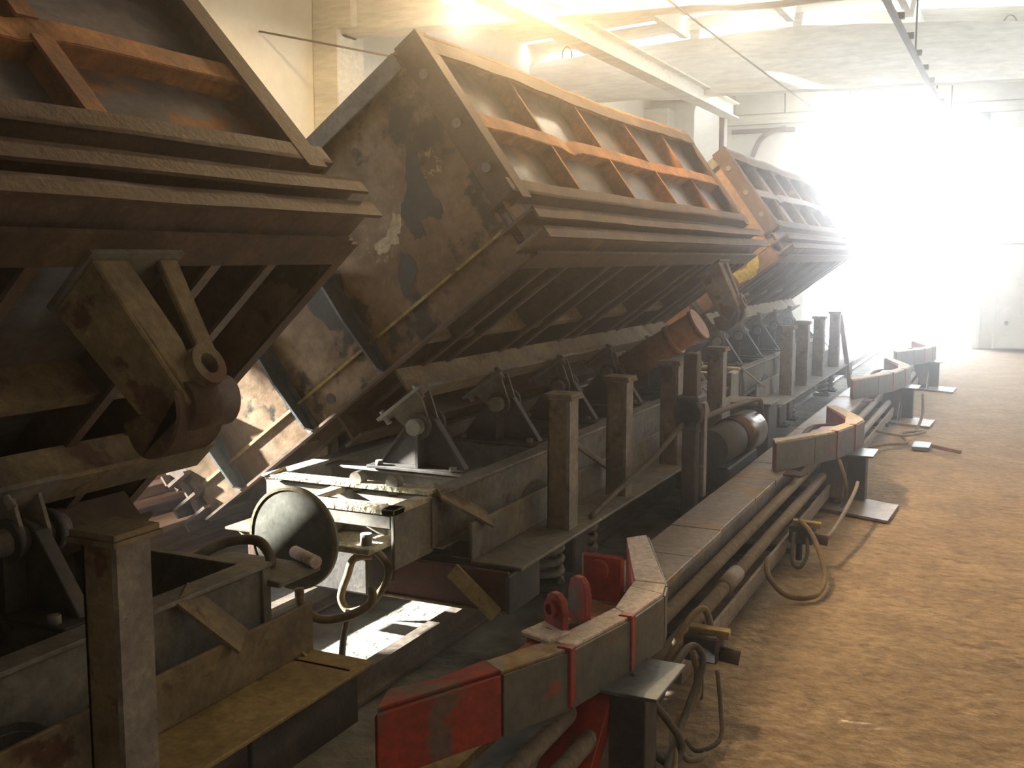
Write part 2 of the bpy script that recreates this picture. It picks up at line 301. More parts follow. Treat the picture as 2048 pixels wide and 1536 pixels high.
# roof deck with a glazed slot left open before the second beam, purlins under it
ce = MB()
def deck(y0, y1): 
    ce.prism([(XL, y0, 4.86), (-2.1, y0, 5.16), (XR, y0, 4.86), (XR, y0, 4.96), (-2.1, y0, 5.26), (XL, y0, 4.96)], (0, y1 - y0, 0))
deck(YB, 14.8); deck(14.95, 15.75); deck(16.25, YF + .3)
ceo = st(ce.build('ceiling', 'concrete_white'))
for k in range(6):
    x = XL + .9 + k * 1.5; zt = 4.86 + .3 * (1 - abs(x + 2.1) / 4.8)
    for (y0, y1) in ((YB, 4.2), (4.6, 9.7), (10.3, 15.2), (15.7, YF)):
        MB().pxz([(x - .05, zt - .22), (x + .05, zt - .22), (x + .09, zt + .02), (x - .09, zt + .02)], y0, y1).build('purlin', 'concrete_white', ceo)
# floor rails under the wagons
for x in (-2.92, -2.16):
    st(MB().pxz([(x - .05, 0), (x + .05, 0), (x + .05, .015), (x + .012, .03), (x + .012, .075), (x + .028, .085), (x + .028, .11), (x - .028, .11), (x - .028, .085), (x - .012, .075), (x - .012, .03), (x - .05, .015)], YB, 40).build('rail', 'rail_steel'))
# overhead monorail beam, busbar, cables, lamps
t = thing('monorail_beam', (-4.25, 12, 4.05), 'white steel I-beam rail hanging lengthwise under the roof, its cut end near the doorway', 'rail')
mb = MB().box(-4.36, -4.14, 4.6, 17.1, 3.86, 3.88).box(-4.36, -4.14, 4.6, 17.1, 4.08, 4.10).box(-4.26, -4.24, 4.6, 17.1, 3.88, 4.08); mb.build('rail_beam', 'concrete_white', t)
for y in (10.0, 15.6): MB().box(-4.31, -4.19, y - .05, y + .05, 4.1, 4.5).build('hanger', 'rust_purple', t)
t = thing('busbar', (-1.2, 14, 3.98), 'thin dark power rail with clamp insulators running lengthwise under the roof towards the doorway', 'power rail')
MB().box(-1.23, -1.18, 7.0, 20.9, 3.96, 4.02).build('conductor', 'dark_steel', t)
for k in range(12): MB().box(-1.24, -1.13, 8.2 + k * 1.05, 8.27 + k * 1.05, 4.0, 4.06).build('insulator', 'dark_steel', t)
for k in range(4): MB().cyl((-1.205, 9.9 + k * 3.6, 4.0), (-1.205, 9.9 + k * 3.6, 4.9), .012, 6).build('hanger', 'dark_steel', t)
tag(MB().tube([(-3.0, 3.5, 4.05), (-3.0, 8, 4.0), (-3.02, 14, 3.98), (-3.04, 20.9, 4.02)], .011, 6).build('roof_cable', 'rubber'), 'long straight cable stretched lengthwise under the roof between the two rails', 'cable')
tag(MB().tube([(-6.88, 8.6, 3.87), (-6.156, 8.6, 3.70), (-5.37, 8.6, 3.513), (-4.9, 8.6, 3.42)], .01, 6).build('wall_cable', 'rubber'), 'thin slack cable in front of the cream wall, between the two nearest tipped boxes', 'cable')
def lamp(x, y, z, e, label, color):
    t = thing('ceiling_lamp', (x, y, z), label, 'lamp', 'warm lamps under the roof')
    MB().cyl((x, y, z + .02), (x, y, z + .16), .22, 20, .1).build('reflector', 'white_paint', t)
    MB().cyl((x, y, z), (x, y, z + .02), .19, 20).build('diffuser', 'lamp_glow', t)
    MB().cyl((x, y, z + .16), (x, y, 4.9), .012, 6).build('stem', 'dark_steel', t)
    l = light('lamp_light', 'POINT', (x, y, z - .2), e, color, shadow_soft_size=.14)
    l.parent = t; l.location = (0, 0, -.2)
WARM, SODIUM = (1.0, .88, .66), (1.0, .68, .35)
LAMPS = [(-4.95, 9.2, 4.1, 16, 'round glowing roof lamp above the middle tipped box, in front of the near beam', WARM), (-2.45, 9.3, 4.4, 60, 'roof lamp mostly hidden at the top edge, right of the rail', WARM),
         (-2.95, 6.7, 4.1, 880, 'roof lamp over the near end of the wagon row, above the picture', SODIUM),
         (-2.9, 12.2, 4.66, 42, 'unseen added lamp behind the near roof beam, brightening the far beam', WARM), (-2.9, 17.8, 4.66, 150, 'unseen added lamp behind the far roof beam, brightening the end wall', WARM)]  # last two lamps are added, out of sight, to brighten far beam and end wall
for l_ in LAMPS: lamp(*l_)

# ---------------------------------------------------------------- the tipping wagons
FL = 4.42; BL = 4.18; OX = -2.55
def frame_parts(wg, far_buffer=True, shelf='dusty_steel'):
    """undercarriage; y = 0 at the near end, x and z in hall measure"""
    f = MB()
    for sx, x in ((1, -2.12), (-1, -2.95)):            # side sills: channels open outwards
        f.box(x - .01 * (sx > 0), x + .01 * (sx < 0), 0, FL, .46, .68)
        f.box(min(x, x + sx * .055), max(x, x + sx * .055), 0, FL, .665, .68) if False else None
    f.box(-2.96, -2.11, -.02, .02, .46, .67); f.box(-2.96, -2.11, FL - .02, FL + .02, .46, .67)
    fr = f.build('frame', 'dusty_steel', wg, .003); fr['org'] = wg['org']
    P = lambda mb, n, m, b=.004: mb.build(n, m, fr, b)
    for sx, x in ((1, -2.12), (-1, -2.95)):
        P(MB().box(x - .055, x + .035, 0, FL, .675, .69), 'top_flange', 'dusty_steel'); P(MB().box(x - .03, x + .05, 0, FL, .455, .468), 'bottom_flange', 'dusty_steel')
    # running boards: angle irons that carry the stakes
    for sx in (1, -1):
        xa, xb = (-2.0, -1.76) if sx > 0 else (-3.31, -3.07)
        xw = -2.0 if sx > 0 else -3.07
        P(MB().box(xa, xb, .1, FL + .08, .375, .39), 'shelf_flange', shelf if sx > 0 else 'dusty_rust')
        P(MB().box(xw - .008, xw + .008, .1, FL + .08, .39, .55), 'shelf_web', 'dusty_rust' if shelf == 'yellow_dust' else shelf)
        for y in (.15, 1.3, 2.2, 3.1, FL - .12):
            P(MB().pxz([(xw, .37), (xa if sx < 0 else xb - .02, .37), (xw, .2)] if sx > 0 else [(xw, .37), (xa + .02, .37), (xw, .2)], y, y + .012), 'shelf_gusset', 'dusty_steel')
            P(MB().box(min(xw, -2.12 if sx > 0 else -2.95), max(xw, -2.12 if sx > 0 else -2.95), y, y + .02, .38, .45), 'shelf_bracket', 'dark_steel')
        xs = -1.86 if sx > 0 else -3.21
        for y in (.78, 1.56, 2.50, 3.58):
            p = MB(); h = 1.0
            p.box(xs - .065, xs + .045, y - .05, y - .042, .39, h).box(xs - .065, xs + .045, y + .042, y + .05, .39, h).box(xs - .065, xs - .057, y - .05, y + .05, .39, h)
            P(p, 'stake', 'dusty_rust', 0)
            P(MB().box(xs + .030 if sx > 0 else xs - .07, xs + .047 if sx > 0 else xs - .053, y - .052, y + .052, .39, h), 'stake_face', 'post_face', 0)
            P(MB().box(xs - .085, xs + .065, y - .075, y + .075, h, h + .012).box(xs - .08, xs + .06, y - .07, y + .07, h + .014, h + .028), 'stake_cap', 'dusty_rust', 0)
            P(MB().pyz([(y + .05, .39), (y + .10, .39), (y + .05, .62)], xs - .05, xs - .035), 'stake_gusset', 'dusty_rust', 0)
    # diagonal straps over the ends and between stakes
    for y0, y1 in ((.02, .25), (FL - .38, FL - .27), (1.42, 1.62)):
        P(MB().bar((-2.11, y0, .695), (-1.985, y1, .535), .11, .01, (.6, 0, 1)), 'strap', 'dusty_rust', 0)
        P(MB().bar((-2.94, y0, .70), (-3.08, y1, .545), .10, .01, (-.6, 0, 1)), 'strap', 'dusty_rust', 0)
    # deep end sills with diagonal strap
    for y, s in ((.0, 1), (FL, -1)):
        P(MB().box(-3.1, -1.78, y + .02 * s - .01, y + .02 * s + .01, .22, .39), 'end_sill', 'sill_red')
        P(MB().box(-3.1, -1.78, min(y, y + s * .12), max(y, y + s * .12), .215, .23), 'end_flange', 'dusty_rust')
        P(MB().bar((-2.02, y - .02 * s, .38), (-1.82, y - .02 * s, .22), .07, .012, (0, 1, 0)), 'end_strap', 'yellow_dust', 0)
        P(MB().box(-1.79, -1.77, min(y, y + .5 * s), max(y, y + .3 * s), .22, .38), 'corner_plate', 'dark_steel')
    # cross members, one below each pair of stands
    for k in range(5):
        y = .46 + k * .83
        P(MB().box(-2.95, -2.12, y - .06, y + .06, .655, .668).box(-2.95, -2.12, y - .005, y + .005, .48, .66), 'cross_member', 'dusty_steel')
    # axle boxes, springs, wheels
    for y in (1.0, 3.42):
        P(MB().cyl((-2.95, y, .33), (-2.12, y, .33), .05), 'axle', 'dark_steel', 0)
        for x in (-2.92, -2.16):
            P(MB().cyl((x - .05, y, .33), (x + .05, y, .33), .22, 24).cyl((x - .06 if x < -2.5 else x + .06, y, .33), (x, y, .33), .20, 24), 'wheel', 'dark_steel', 0)
        for sx, x in ((1, -1.93), (-1, -3.14)):
            P(MB().box(x - .07, x + .07, y - .09, y + .09, .13, .36), 'axle_box', 'dark_steel', .01)
            for dy in (-.22, .22):
                h = [(x + .055 * math.cos(a), y + dy + .055 * math.sin(a), .12 + .245 * a / (2 * math.pi * 4.5)) for a in [i * math.pi / 4 for i in range(37)]]
                P(MB().tube(h, .017, 6, 2), 'coil_spring', 'dusty_steel', 0)
                P(MB().box(x - .09, x + .09, y + dy - .08, y + dy + .08, .09, .11), 'spring_seat', 'dark_steel', 0)
            P(MB().pyz([(y - .42, .375), (y + .42, .375), (y + .30, .13), (y + .24, .13), (y + .30, .33), (y - .30, .33), (y - .24, .13), (y - .30, .13)], x - .08, x - .065), 'horn_guide', 'dusty_steel')
    P(MB().box(-2.75, -2.2, 1.75, 2.6, .12, .42), 'brake_box', 'dark_steel', .01)
    # buffer and coupling at both ends
    for y, s in ((0, -1), (FL, 1)):
        if s < 0 or far_buffer:
            P(MB().cyl((-2.5, y, .56), (-2.5, y + s * .42, .56), .05), 'buffer_shank', 'dusty_steel', 0)
            P(MB().cyl((-2.5, y + s * .42, .56), (-2.5, y + s * .445, .56), .205, 40), 'buffer_plate', 'buffer_steel', 0)
            P(MB().cyl((-2.5, y + s * .445, .56), (-2.5, y + s * .448, .56), .205, 40, .203, hole=.193), 'buffer_rim', 'dusty_rust', 0)
        
    if far_buffer:
        P(MB().tube([(-2.234, -.28, .515), (-2.166, -.28, .453), (-2.179, -.28, .371), (-2.263, -.28, .273), (-2.347, -.28, .24), (-2.389, -.28, .29), (-2.355, -.28, .388), (-2.323, -.28, .458), (-2.28, -.22, .46)], .016), 'coupling_shackle', 'dusty_rust', 0)
        P(MB().tube([(-2.296, -.36, .275), (-2.31, -.38, .17), (-2.322, -.38, .06)], .014), 'chain_rod', 'dusty_steel', 0)
        P(MB().tube([(-2.405, -.53, .40), (-2.389, -.53, .325), (-2.323, -.50, .276), (-2.24, -.42, .285), (-2.18, -.38, .33), (-2.19, -.36, .38)], .018), 'coupling_hook', 'dusty_rust', 0)
        P(MB().box(-2.5, -2.2, -.36, -.02, .505, .53), 'draw_plate', 'caked_dirt')
        P(MB().cyl((-2.25, -.3, .53), (-2.25, -.3, .575), .024, 10), 'coupling_pin', 'dusty_steel', 0)
        P(MB().box(-2.62, -2.25, -.15, -.13, .53, .66), 'draw_plate_gusset', 'dusty_steel')
        P(MB().box(-2.62, -2.3, -.22, -.01, .29, .50), 'sill_shade_block', 'dark_steel', .01)  # dark block added below the draw plate to keep sun off the end sill
    else:
        P(MB().box(-2.45, -2.06, FL, FL + .22, .605, .625), 'draw_plate', 'dusty_steel')
        P(MB().cyl((-2.19, FL + .25, .645), (-2.05, FL + .18, .645), .022, 12), 'draw_bar', 'sunlit_dust', 0)
        P(MB().tube([(-2.45, FL + .02, .64), (-2.40, FL + .14, .68), (-2.30, FL + .18, .69), (-2.22, FL + .15, .66), (-2.2, FL + .13, .62)], .018), 'handle_bow', 'dusty_steel', 0)
        P(MB().cyl((-2.25, FL + .1, .35), (-2.25, FL + .1, .605), .03, 12), 'draw_pin', 'dark_steel', 0)
    # caked dirt on the near cross beam
    P(MB().sweep([(-2.93, .685), (-2.90, .70), (-2.2, .705), (-2.12, .70), (-2.12, .685)], -.04, .04, 1), 'dirt_layer', 'caked_dirt', 0)
    P(MB().box(-2.6, -2.12, -.30, -.22, .655, .68).box(-2.18, -2.12, -.30, 0, .655, .68).box(-2.6, -2.54, -.3, 0, .655, .68), 'draw_box', 'caked_dirt')
    P(MB().box(-2.135, -2.12, -.3, 0, .44, .655), 'draw_box_side', 'dusty_steel'); P(MB().box(-2.6, -2.14, -.295, -.285, .60, .655), 'draw_box_front', 'dusty_steel')
    for x, z in ((-2.5, .66), (-2.32, .66)): P(MB().box(x, x + .04, -.02, .0, z, z + .07).cyl((x + .02, -.03, z + .06), (x + .02, .02, z + .06), .03, 12), 'lug', 'dusty_steel', 0)
    return fr
def stands(wg, th, cx, cz):
    fr = [c for c in wg.children if c.name.startswith('frame')][0]
    PX, PZ = -2.43, .885
    for k in range(5):
        y = .46 + k * .83
        b = MB().pxz([(PX - .24, .69), (PX + .22, .69), (PX + .05, PZ + .03), (PX, PZ + .055), (PX - .05, PZ + .03)], y + .0, y + .02)
        b.pxz([(PX - .24, .69), (PX - .225, .69), (PX - .05, PZ + .03), (PX - .065, PZ + .03)], y - .012, y + .035)
        b.pxz([(PX + .205, .69), (PX + .22, .69), (PX + .065, PZ + .03), (PX + .05, PZ + .03)], y - .012, y + .035)
        b.box(PX - .01, PX + .01, y - .07, y, .69, PZ)
        b.box(PX - .26, PX + .25, y - .09, y + .11, .677, .692)
        b.build('stand', 'dark_steel', fr, .003)
        MB().cyl((PX, y - .10, PZ), (PX, y + .14, PZ), .038, 16).build('pivot_pin', 'dusty_steel', fr)
        for ya in (-.055, .08): MB().cyl((PX, y + ya, PZ), (PX, y + ya + .022, PZ), .062, 18).build('bearing_ring', 'dark_steel', fr)
        for dx in (-.2, .19): MB().cyl((PX + dx, y - .07, .69), (PX + dx, y - .07, .715), .018, 6).build('bolt', 'dusty_steel', fr)

def side_wall_parts(bx, P, mir=1, xo=0, seed=1, rail_m='rust_orange'):
    """outer side wall in box measure: x outwards from the corner (mir=-1: the far side), z along the wall"""
    F = .02
    X = lambda x, z: xo + mir * (x + F * z / 1.1)
    def strip(name, m, x0, x1, z0, z1, y0=0, y1=BL, n=1, wb=None, bev=0):
        prof = [(X(x0, z0), z0), (X(x1, z0), z0), (X(x1, z1), z1), (X(x0, z1), z1)]
        return P(MB().sweep(prof, y0, y1, n, wb), name, m, bev)
    strip('side_plate', 'panel_steel', -.012, .03, .15, 1.1, n=30, wb=(lambda y: (.022 * abs(math.sin(y * math.pi / (BL / 5))) * mir, 0)))
    strip('top_rail', rail_m, -.03, .13, 1.075, 1.10, n=40, wb=wob(seed, .012, .02))
    strip('top_rail_lip', 'rust_brown', .12, .13, .99, 1.085, n=40, wb=wob(seed, .012, .02))
    mw = dented(wob(seed + 3, .010, .008), 3.25 if seed == 21 else 1.1, -.01, -.022)
    strip('middle_rail', rail_m, 0, .12, .60, .615, n=60, wb=mw)
    strip('middle_rail_lip', rail_m, .105, .118, .595, .68, n=60, wb=mw)
    # stiffening ribs between the rails
    for k in range(1, 5):
        y = BL * k / 5
        for (z0, z1) in ((.67, 1.08), (.30, .60)):
            P(MB().sweep([(X(0, z0), z0), (X(.115, z0), z0), (X(.115, z1), z1), (X(0, z1), z1)], y - .006, y + .006), 'rib', rail_m, 0)
            hw = .034 if seed == 21 else .011
            P(MB().sweep([(X(.106, z0), z0), (X(.117, z0), z0), (X(.117, z1), z1), (X(.106, z1), z1)], y - hw, y + hw), 'rib_edge', rail_m, 0)
    # end posts
    for y in (0, BL):
        a, b_ = (y - .005, y + .09) if y == 0 else (y - .09, y + .005)
        e = y if y == 0 else y
        P(MB().sweep([(X(0, .22), .22), (X(.13, .22), .22), (X(.13, 1.12), 1.12), (X(0, 1.12), 1.12)], e - .006, e + .006), 'end_flange', 'rust_brown', 0)
        P(MB().sweep([(X(.118, .22), .22), (X(.132, .22), .22), (X(.132, 1.12), 1.12), (X(.118, 1.12), 1.12)], a, b_), 'end_post', 'rust_brown', 0)
    # stacked ledge channels along the bottom edge
    for i, (x1, z0, z1) in enumerate(((.13, .245, .262), (.165, .128, .143), (.155, .035, .05))):
        strip('ledge', ('rust_brown', 'rust_brown', 'rust_purple')[i], -.02, x1, z0, z1, -.06, BL + .06, 40, wob(seed + 10 + i, .006, .004))
        strip('ledge_lip', 'rust_brown', x1 - .012, x1, z0 - .042 if i else z0, z1 if i else z1 + .055, -.06, BL + .06, 40, wob(seed + 10 + i, .006, .004))
    strip('ledge_web', 'rust_purple', .05, .062, .05, .26, -.04, BL + .04)
    strip('corner_angle', 'rust_brown', -.06, .05, -.015, 0, 0, BL)

def box_parts(wg, th, cx, cz, ybox, seed, end_m='end_plate', rail_m='rust_orange'):
    bo = MB(); bo.box(-2.2, 0, .0, BL, .15, .162)
    bx = bo.build('tipping_box', 'panel_steel', wg, 0, shift=(0, 0, 0))
    bx.location = (cx - OX, ybox, cz); bx.rotation_euler = (0, -th, 0)
    P = lambda mb, n, m, b=0: mb.build(n, m, bx, b, shift=(0, 0, 0))
    P(MB().box(-2.2, 0, 0, BL, .165, .17), 'floor_lining', 'panel_steel')
    for y, s in ((0, 1), (BL, -1)):
        n = 10; mb = MB()
        mb.pxz([(-2.2, .0), (-.0, .0), (0.0, .15), (.02, 1.08), (-2.22, 1.08), (-2.2, .15)], y - .006, y + .006)
        P(mb, 'end_plate', end_m)
        P(MB().box(-2.22, .03, min(y, y - s * .05), max(y, y - s * .05), -.012, 0), 'end_lip', 'rust_brown')
        P(MB().box(-2.15, -.02, min(y, y - s * .018), max(y, y - s * .018), .15, .163), 'weld_seam', 'yellow_dust')
        P(MB().box(-2.23, .02, min(y, y - s * .055), max(y, y - s * .055), 1.07, 1.085), 'end_rim', 'rust_brown')
        P(MB().box(-2.23, .02, y - s * .055 - .006, y - s * .055 + .006, 1.0, 1.085), 'end_rim_lip', 'dusty_steel')
        # fins
        for x in (-.89, -1.40, -1.95):
            f = MB().prism([(x, y, .0), (x, y - s * .07, .03), (x, y - s * .10, .30), (x, y - s * .095, .50), (x, y - s * .14, .62), (x, y, .55)], (.012, 0, 0))
            f.box(x - .03, x + .04, min(y, y - s * .012), max(y, y - s * .012), 0, .60)
            P(f, 'fin', 'blue_plate')
        P(MB().cyl((-1.22, y - .008, .075), (-1.22, y + .008 , .075), .026, 16).cyl((-.3, y - .008, .085), (-.3, y + .008, .085), .0, 6), 'drain_hole', 'dark_steel') if s > 0 else None
    # skirt + transverse floor channels (paired flanges), longitudinals
    for k in range(5):
        y = .42 + k * .835
        for yy in (y - .12, y + .12):
            P(MB().box(-2.2, -.02, yy - .006, yy + .006, 0, .15), 'floor_rib', 'rust_brown')
            P(MB().box(-2.2, -.02, yy - .02, yy + .02, -.012, 0), 'rib_flange', 'rust_purple')
    P(MB().box(-.66, -.645, 0, BL, .03, .15).box(-.69, -.645, 0, BL, .018, .03), 'floor_stringer', 'dusty_rust')
    P(MB().box(-1.62, -1.605, 0, BL, .03, .15), 'floor_stringer', 'dusty_rust')
    P(MB().box(-.88, -.865, .05, BL - .05, -.13, 0).box(-.93, -.815, .05, BL - .05, -.145, -.13), 'main_beam', 'dusty_rust')
    P(MB().box(-1.28, -1.265, .05, BL - .05, -.13, 0).box(-1.33, -1.215, .05, BL - .05, -.145, -.13), 'main_beam', 'rust_brown')
    side_wall_parts(bx, P, 1, 0, seed, rail_m)
    side_wall_parts(bx, P, -1, -2.2, seed + 5, 'rust_brown')
    return bx, P
def lugs(bx, P, th, cx, cz, ybox):
    # pin in box measure
    dx, dz = -2.43 - cx, .885 - cz
    lx = dx * math.cos(th) + dz * math.sin(th); lz = -dx * math.sin(th) + dz * math.cos(th)
    for k in range(5):
        y = .46 + k * .83 - ybox
        for yy in (y - .04, y + .045):
            P(MB().pxz([(lx - .10, -.15), (lx + .10, -.15), (lx + .05, lz - .02), (lx + .02, lz - .055), (lx - .02, lz - .055), (lx - .05, lz - .02)], yy, yy + .012), 'hinge_lug', 'dusty_steel')
        P(MB().box(lx - .14, lx + .14, y - .10, y + .11, -.165, -.15), 'lug_plate', 'dusty_steel')
        for dx_ in (-.11, .11): P(MB().cyl((lx + dx_, y - .07, -.20), (lx + dx_, y - .07, -.13), .014, 6), 'bolt', 'dusty_steel')
def lever(bx, P, yc, drop=.0):
    """fork arm with roller and cam shoe under the right edge of the box"""
    x0 = -.10
    SH = lambda mb: (setattr(mb, "v", [(x + .26 * z, y, z) for x, y, z in mb.v]), mb)[1]
    P(MB().box(x0 - .10, x0 + .10, yc - .16, yc + .14, -.028, -.012), 'lever_plate', 'dusty_steel')
    a = MB()
    a.prism([(x0 + .07, yc - .15, -.03), (x0 + .07, yc - .04, -.03), (x0 + .07, yc + .02, -.24), (x0 + .07, yc + .02, -.40), (x0 + .07, yc - .03, -.40), (x0 + .07, yc - .05, -.33)], (.02, 0, 0))
    a.prism([(x0 + .07, yc + .06, -.03), (x0 + .07, yc + .12, -.03), (x0 + .07, yc + .11, -.40), (x0 + .07, yc + .02, -.40), (x0 + .07, yc + .02, -.27), (x0 + .07, yc + .06, -.26)], (.02, 0, 0))
    a.prism([(x0 - .09, yc - .15, -.03), (x0 + .09, yc - .15, -.03), (x0 + .09, yc - .05, -.40), (x0 - .05, yc - .05, -.40)], (0, .015, 0))
    a.prism([(x0 - .09, yc + .11, -.03), (x0 + .09, yc + .11, -.03), (x0 + .09, yc + .10, -.40), (x0 - .05, yc + .10, -.40)], (0, .015, 0))
    P(SH(a), 'lever_arm', 'dusty_rust', .004)
    P(SH(MB().cyl((x0 + .04, yc + .035, -.33), (x0 + .125, yc + .035, -.33), .052, 20, hole=.026)), 'roller_bush', 'dusty_rust', 0)
    P(SH(MB().cyl((x0 + .05, yc - .04, -.385), (x0 + .05, yc + .12, -.385), .055, 20)), 'roller', 'rust_brown', 0)
    n = 14; sh = [(x0 - .11, yc - .08, -.36), (x0 - .04, yc - .08, -.38), (x0 - .01, yc - .08, -.44), (x0 + .06, yc - .08, -.455), (x0 + .09, yc - .08, -.41)]
    sh += [(x0 - .01 + .10 * math.cos(R(t)), yc - .08, -.41 + .085 * math.sin(R(t))) for t in range(0, -181, -12)]
    sh = [(x, y, z + .045) for x, y, z in sh]
    P(SH(MB().prism(sh, (0, .17, 0))), 'cam_shoe', 'rust_brown', .006)
def paint(bx, P, pts, m, y=-.0075):
    rs = random.Random(len(pts)); q = []
    for i, (a, b) in enumerate(pts):
        c, d = pts[(i + 1) % len(pts)]
        for k in range(4):
            t = k / 4; q.append((lerp(a, c, t) + rs.uniform(-.007, .007), y, lerp(b, d, t) + rs.uniform(-.007, .007)))
    P(MB().prism(q, (0, .0012, 0)), 'paint_patch', m)
def make_wagon(label, yn, th, cx, cz, ybox, seed, end_m, rail_m, cyl=False, far_buffer=True, shelf='dusty_steel'):
    wg = thing('dump_wagon', (OX, yn, 0), label, 'wagon', 'tipped dump wagons in a row', org=(OX, 0, 0))
    frame_parts(wg, far_buffer, shelf); stands(wg, th, cx, cz)
    bx, P = box_parts(wg, th, cx, cz, ybox, seed, end_m, rail_m); lugs(bx, P, th, cx, cz, ybox); (lever(bx, P, BL - .86) if yn < 8 else None)
    for z in (.42, .66, .93):
        P(MB().cyl((.075, -.02, z), (.075, -.004, z), .022, 10), 'rivet', 'dusty_steel')
    if seed == 1:
        paint(bx, P, [(-0.416, 0.557), (-0.391, 0.525), (-0.405, 0.48), (-0.455, 0.462), (-0.465, 0.427), (-0.514, 0.45), (-0.545, 0.431), (-0.592, 0.458), (-0.583, 0.501), (-0.536, 0.5), (-0.498, 0.494), (-0.46, 0.521)], 'paint_cream')
        paint(bx, P, [(-0.181, 0.736), (-0.148, 0.695), (-0.19, 0.618), (-0.199, 0.514), (-0.205, 0.409), (-0.241, 0.382), (-0.278, 0.438), (-0.322, 0.444), (-0.341, 0.376), (-0.396, 0.389), (-0.397, 0.474), (-0.378, 0.542), (-0.3, 0.593), (-0.241, 0.687)], 'paint_black', -.0068)
        paint(bx, P, [(-0.492, 0.392), (-0.457, 0.352), (-0.459, 0.285), (-0.528, 0.238), (-0.6, 0.207), (-0.578, 0.302)], 'paint_black', -.0068)
        paint(bx, P, [(-1.0, .60), (-.86, .64), (-.80, .52), (-.86, .40), (-.78, .30), (-.88, .24), (-1.02, .33), (-1.06, .48)], 'paint_black', -.0068)
    if seed == 31: paint(bx, P, [(-0.42, 0.183), (-0.383, 0.133), (-0.311, 0.119), (-0.236, 0.147), (-0.152, 0.151), (-0.197, 0.063), (-0.282, 0.004), (-0.356, 0.014), (-0.434, 0.037), (-0.435, 0.115)], 'paint_yellow')
    fr = [c for c in wg.children if c.name.startswith('frame')][0]
    # dump cylinder below the box
    y = 3.22
    if not cyl: return wg
    cy = MB().cyl((-2.50, y, .83), (-1.90, y, 1.21), .10, 20); cy.build('dump_cylinder', 'orange_paint', fr)
    for (xa, za, xb, zb) in ((-2.10, 1.083, -2.065, 1.105), (-1.925, 1.194, -1.90, 1.21), (-2.50, .83, -2.47, .85)): MB().cyl((xa, y, za), (xb, y, zb), .112, 20).build('cylinder_band', 'orange_paint', fr)
    MB().cyl((-2.72, y, .69), (-2.50, y, .83), .03, 12).build('cylinder_rod', 'yellow_dust', fr)
    return wg
TH = R(36.5)
make_wagon('middle dump wagon, its orange-ribbed rusty box tipped away, patchy end plate in view', 3.68, TH, -1.88, 1.65, .41, 1, 'end_plate', 'rust_orange', cyl=True)
make_wagon('nearest dump wagon at the left edge, fork lever hanging under its dark box', -1.82, R(43), -1.93, 1.68, .43, 21, 'end_plate', 'rust_orange', far_buffer=False, shelf='yellow_dust')
make_wagon('farthest dump wagon beside the bright doorway, its tipped box pale in the glare', 9.02, TH, -1.88, 1.65, .45, 31, 'end_plate_brown', 'rust_purple')

# ---------------------------------------------------------------- bench beam with pipes along the wagons
t = thing('pipe_bench', (-1.3, 10, 0), 'long low steel bench beam with flat dusty top and pipes, carrying the bent arms', 'beam')
rs = random.Random(4)
MB().box(-1.60, -1.42, 1.2, 3.5, .12, .15).build('near_plate', 'yellow_dust', t)
y = 3.95
while y < 17.5:
    ln = rs.uniform(.45, .8); MB().box(-1.50, -1.24 - rs.uniform(0, .01), y, y + ln - .006, .29, .318 + rs.uniform(0, .004)).build('top_plate', 'beam_top', t, .003); y += ln
MB().box(-1.49, -1.475, 3.95, 17.5, .14, .29).build('beam_web', 'dusty_steel', t); MB().box(-1.275, -1.26, 3.95, 17.5, .14, .29).build('beam_web', 'dusty_steel', t)
for k in range(9):
    yy = 4.1 + k * 1.6; MB().box(-1.47, -1.28, yy, yy + .05, 0, .29).box(-1.28, -1.03, yy, yy + .05, .04, .07).build('bench_leg', 'dark_steel', t)
MB().cyl((-1.20, 1.3, .225), (-1.20, 17, .225), .03, 12).build('pipe', 'pipe_dust', t)
MB().cyl((-1.12, 1.3, .17), (-1.12, 17, .17), .03, 12).build('pipe', 'pipe_dust', t)
MB().box(-1.075, -1.06, 3.7, 17, .06, .13).box(-1.11, -1.06, 3.7, 17, .05, .065).build('lower_channel', 'pipe_dust', t)
for yy in (4.55, 8.9, 12.9):
    MB().cyl((-1.12, yy, .17), (-1.12, yy + .25, .17), .04, 12).build('pipe_coupling', 'pipe_dust', t)
    MB().cyl((-1.16, yy - .3, .10), (-1.16, yy - .26, .10), .035, 12).build('pipe_plug', 'dusty_steel', t)

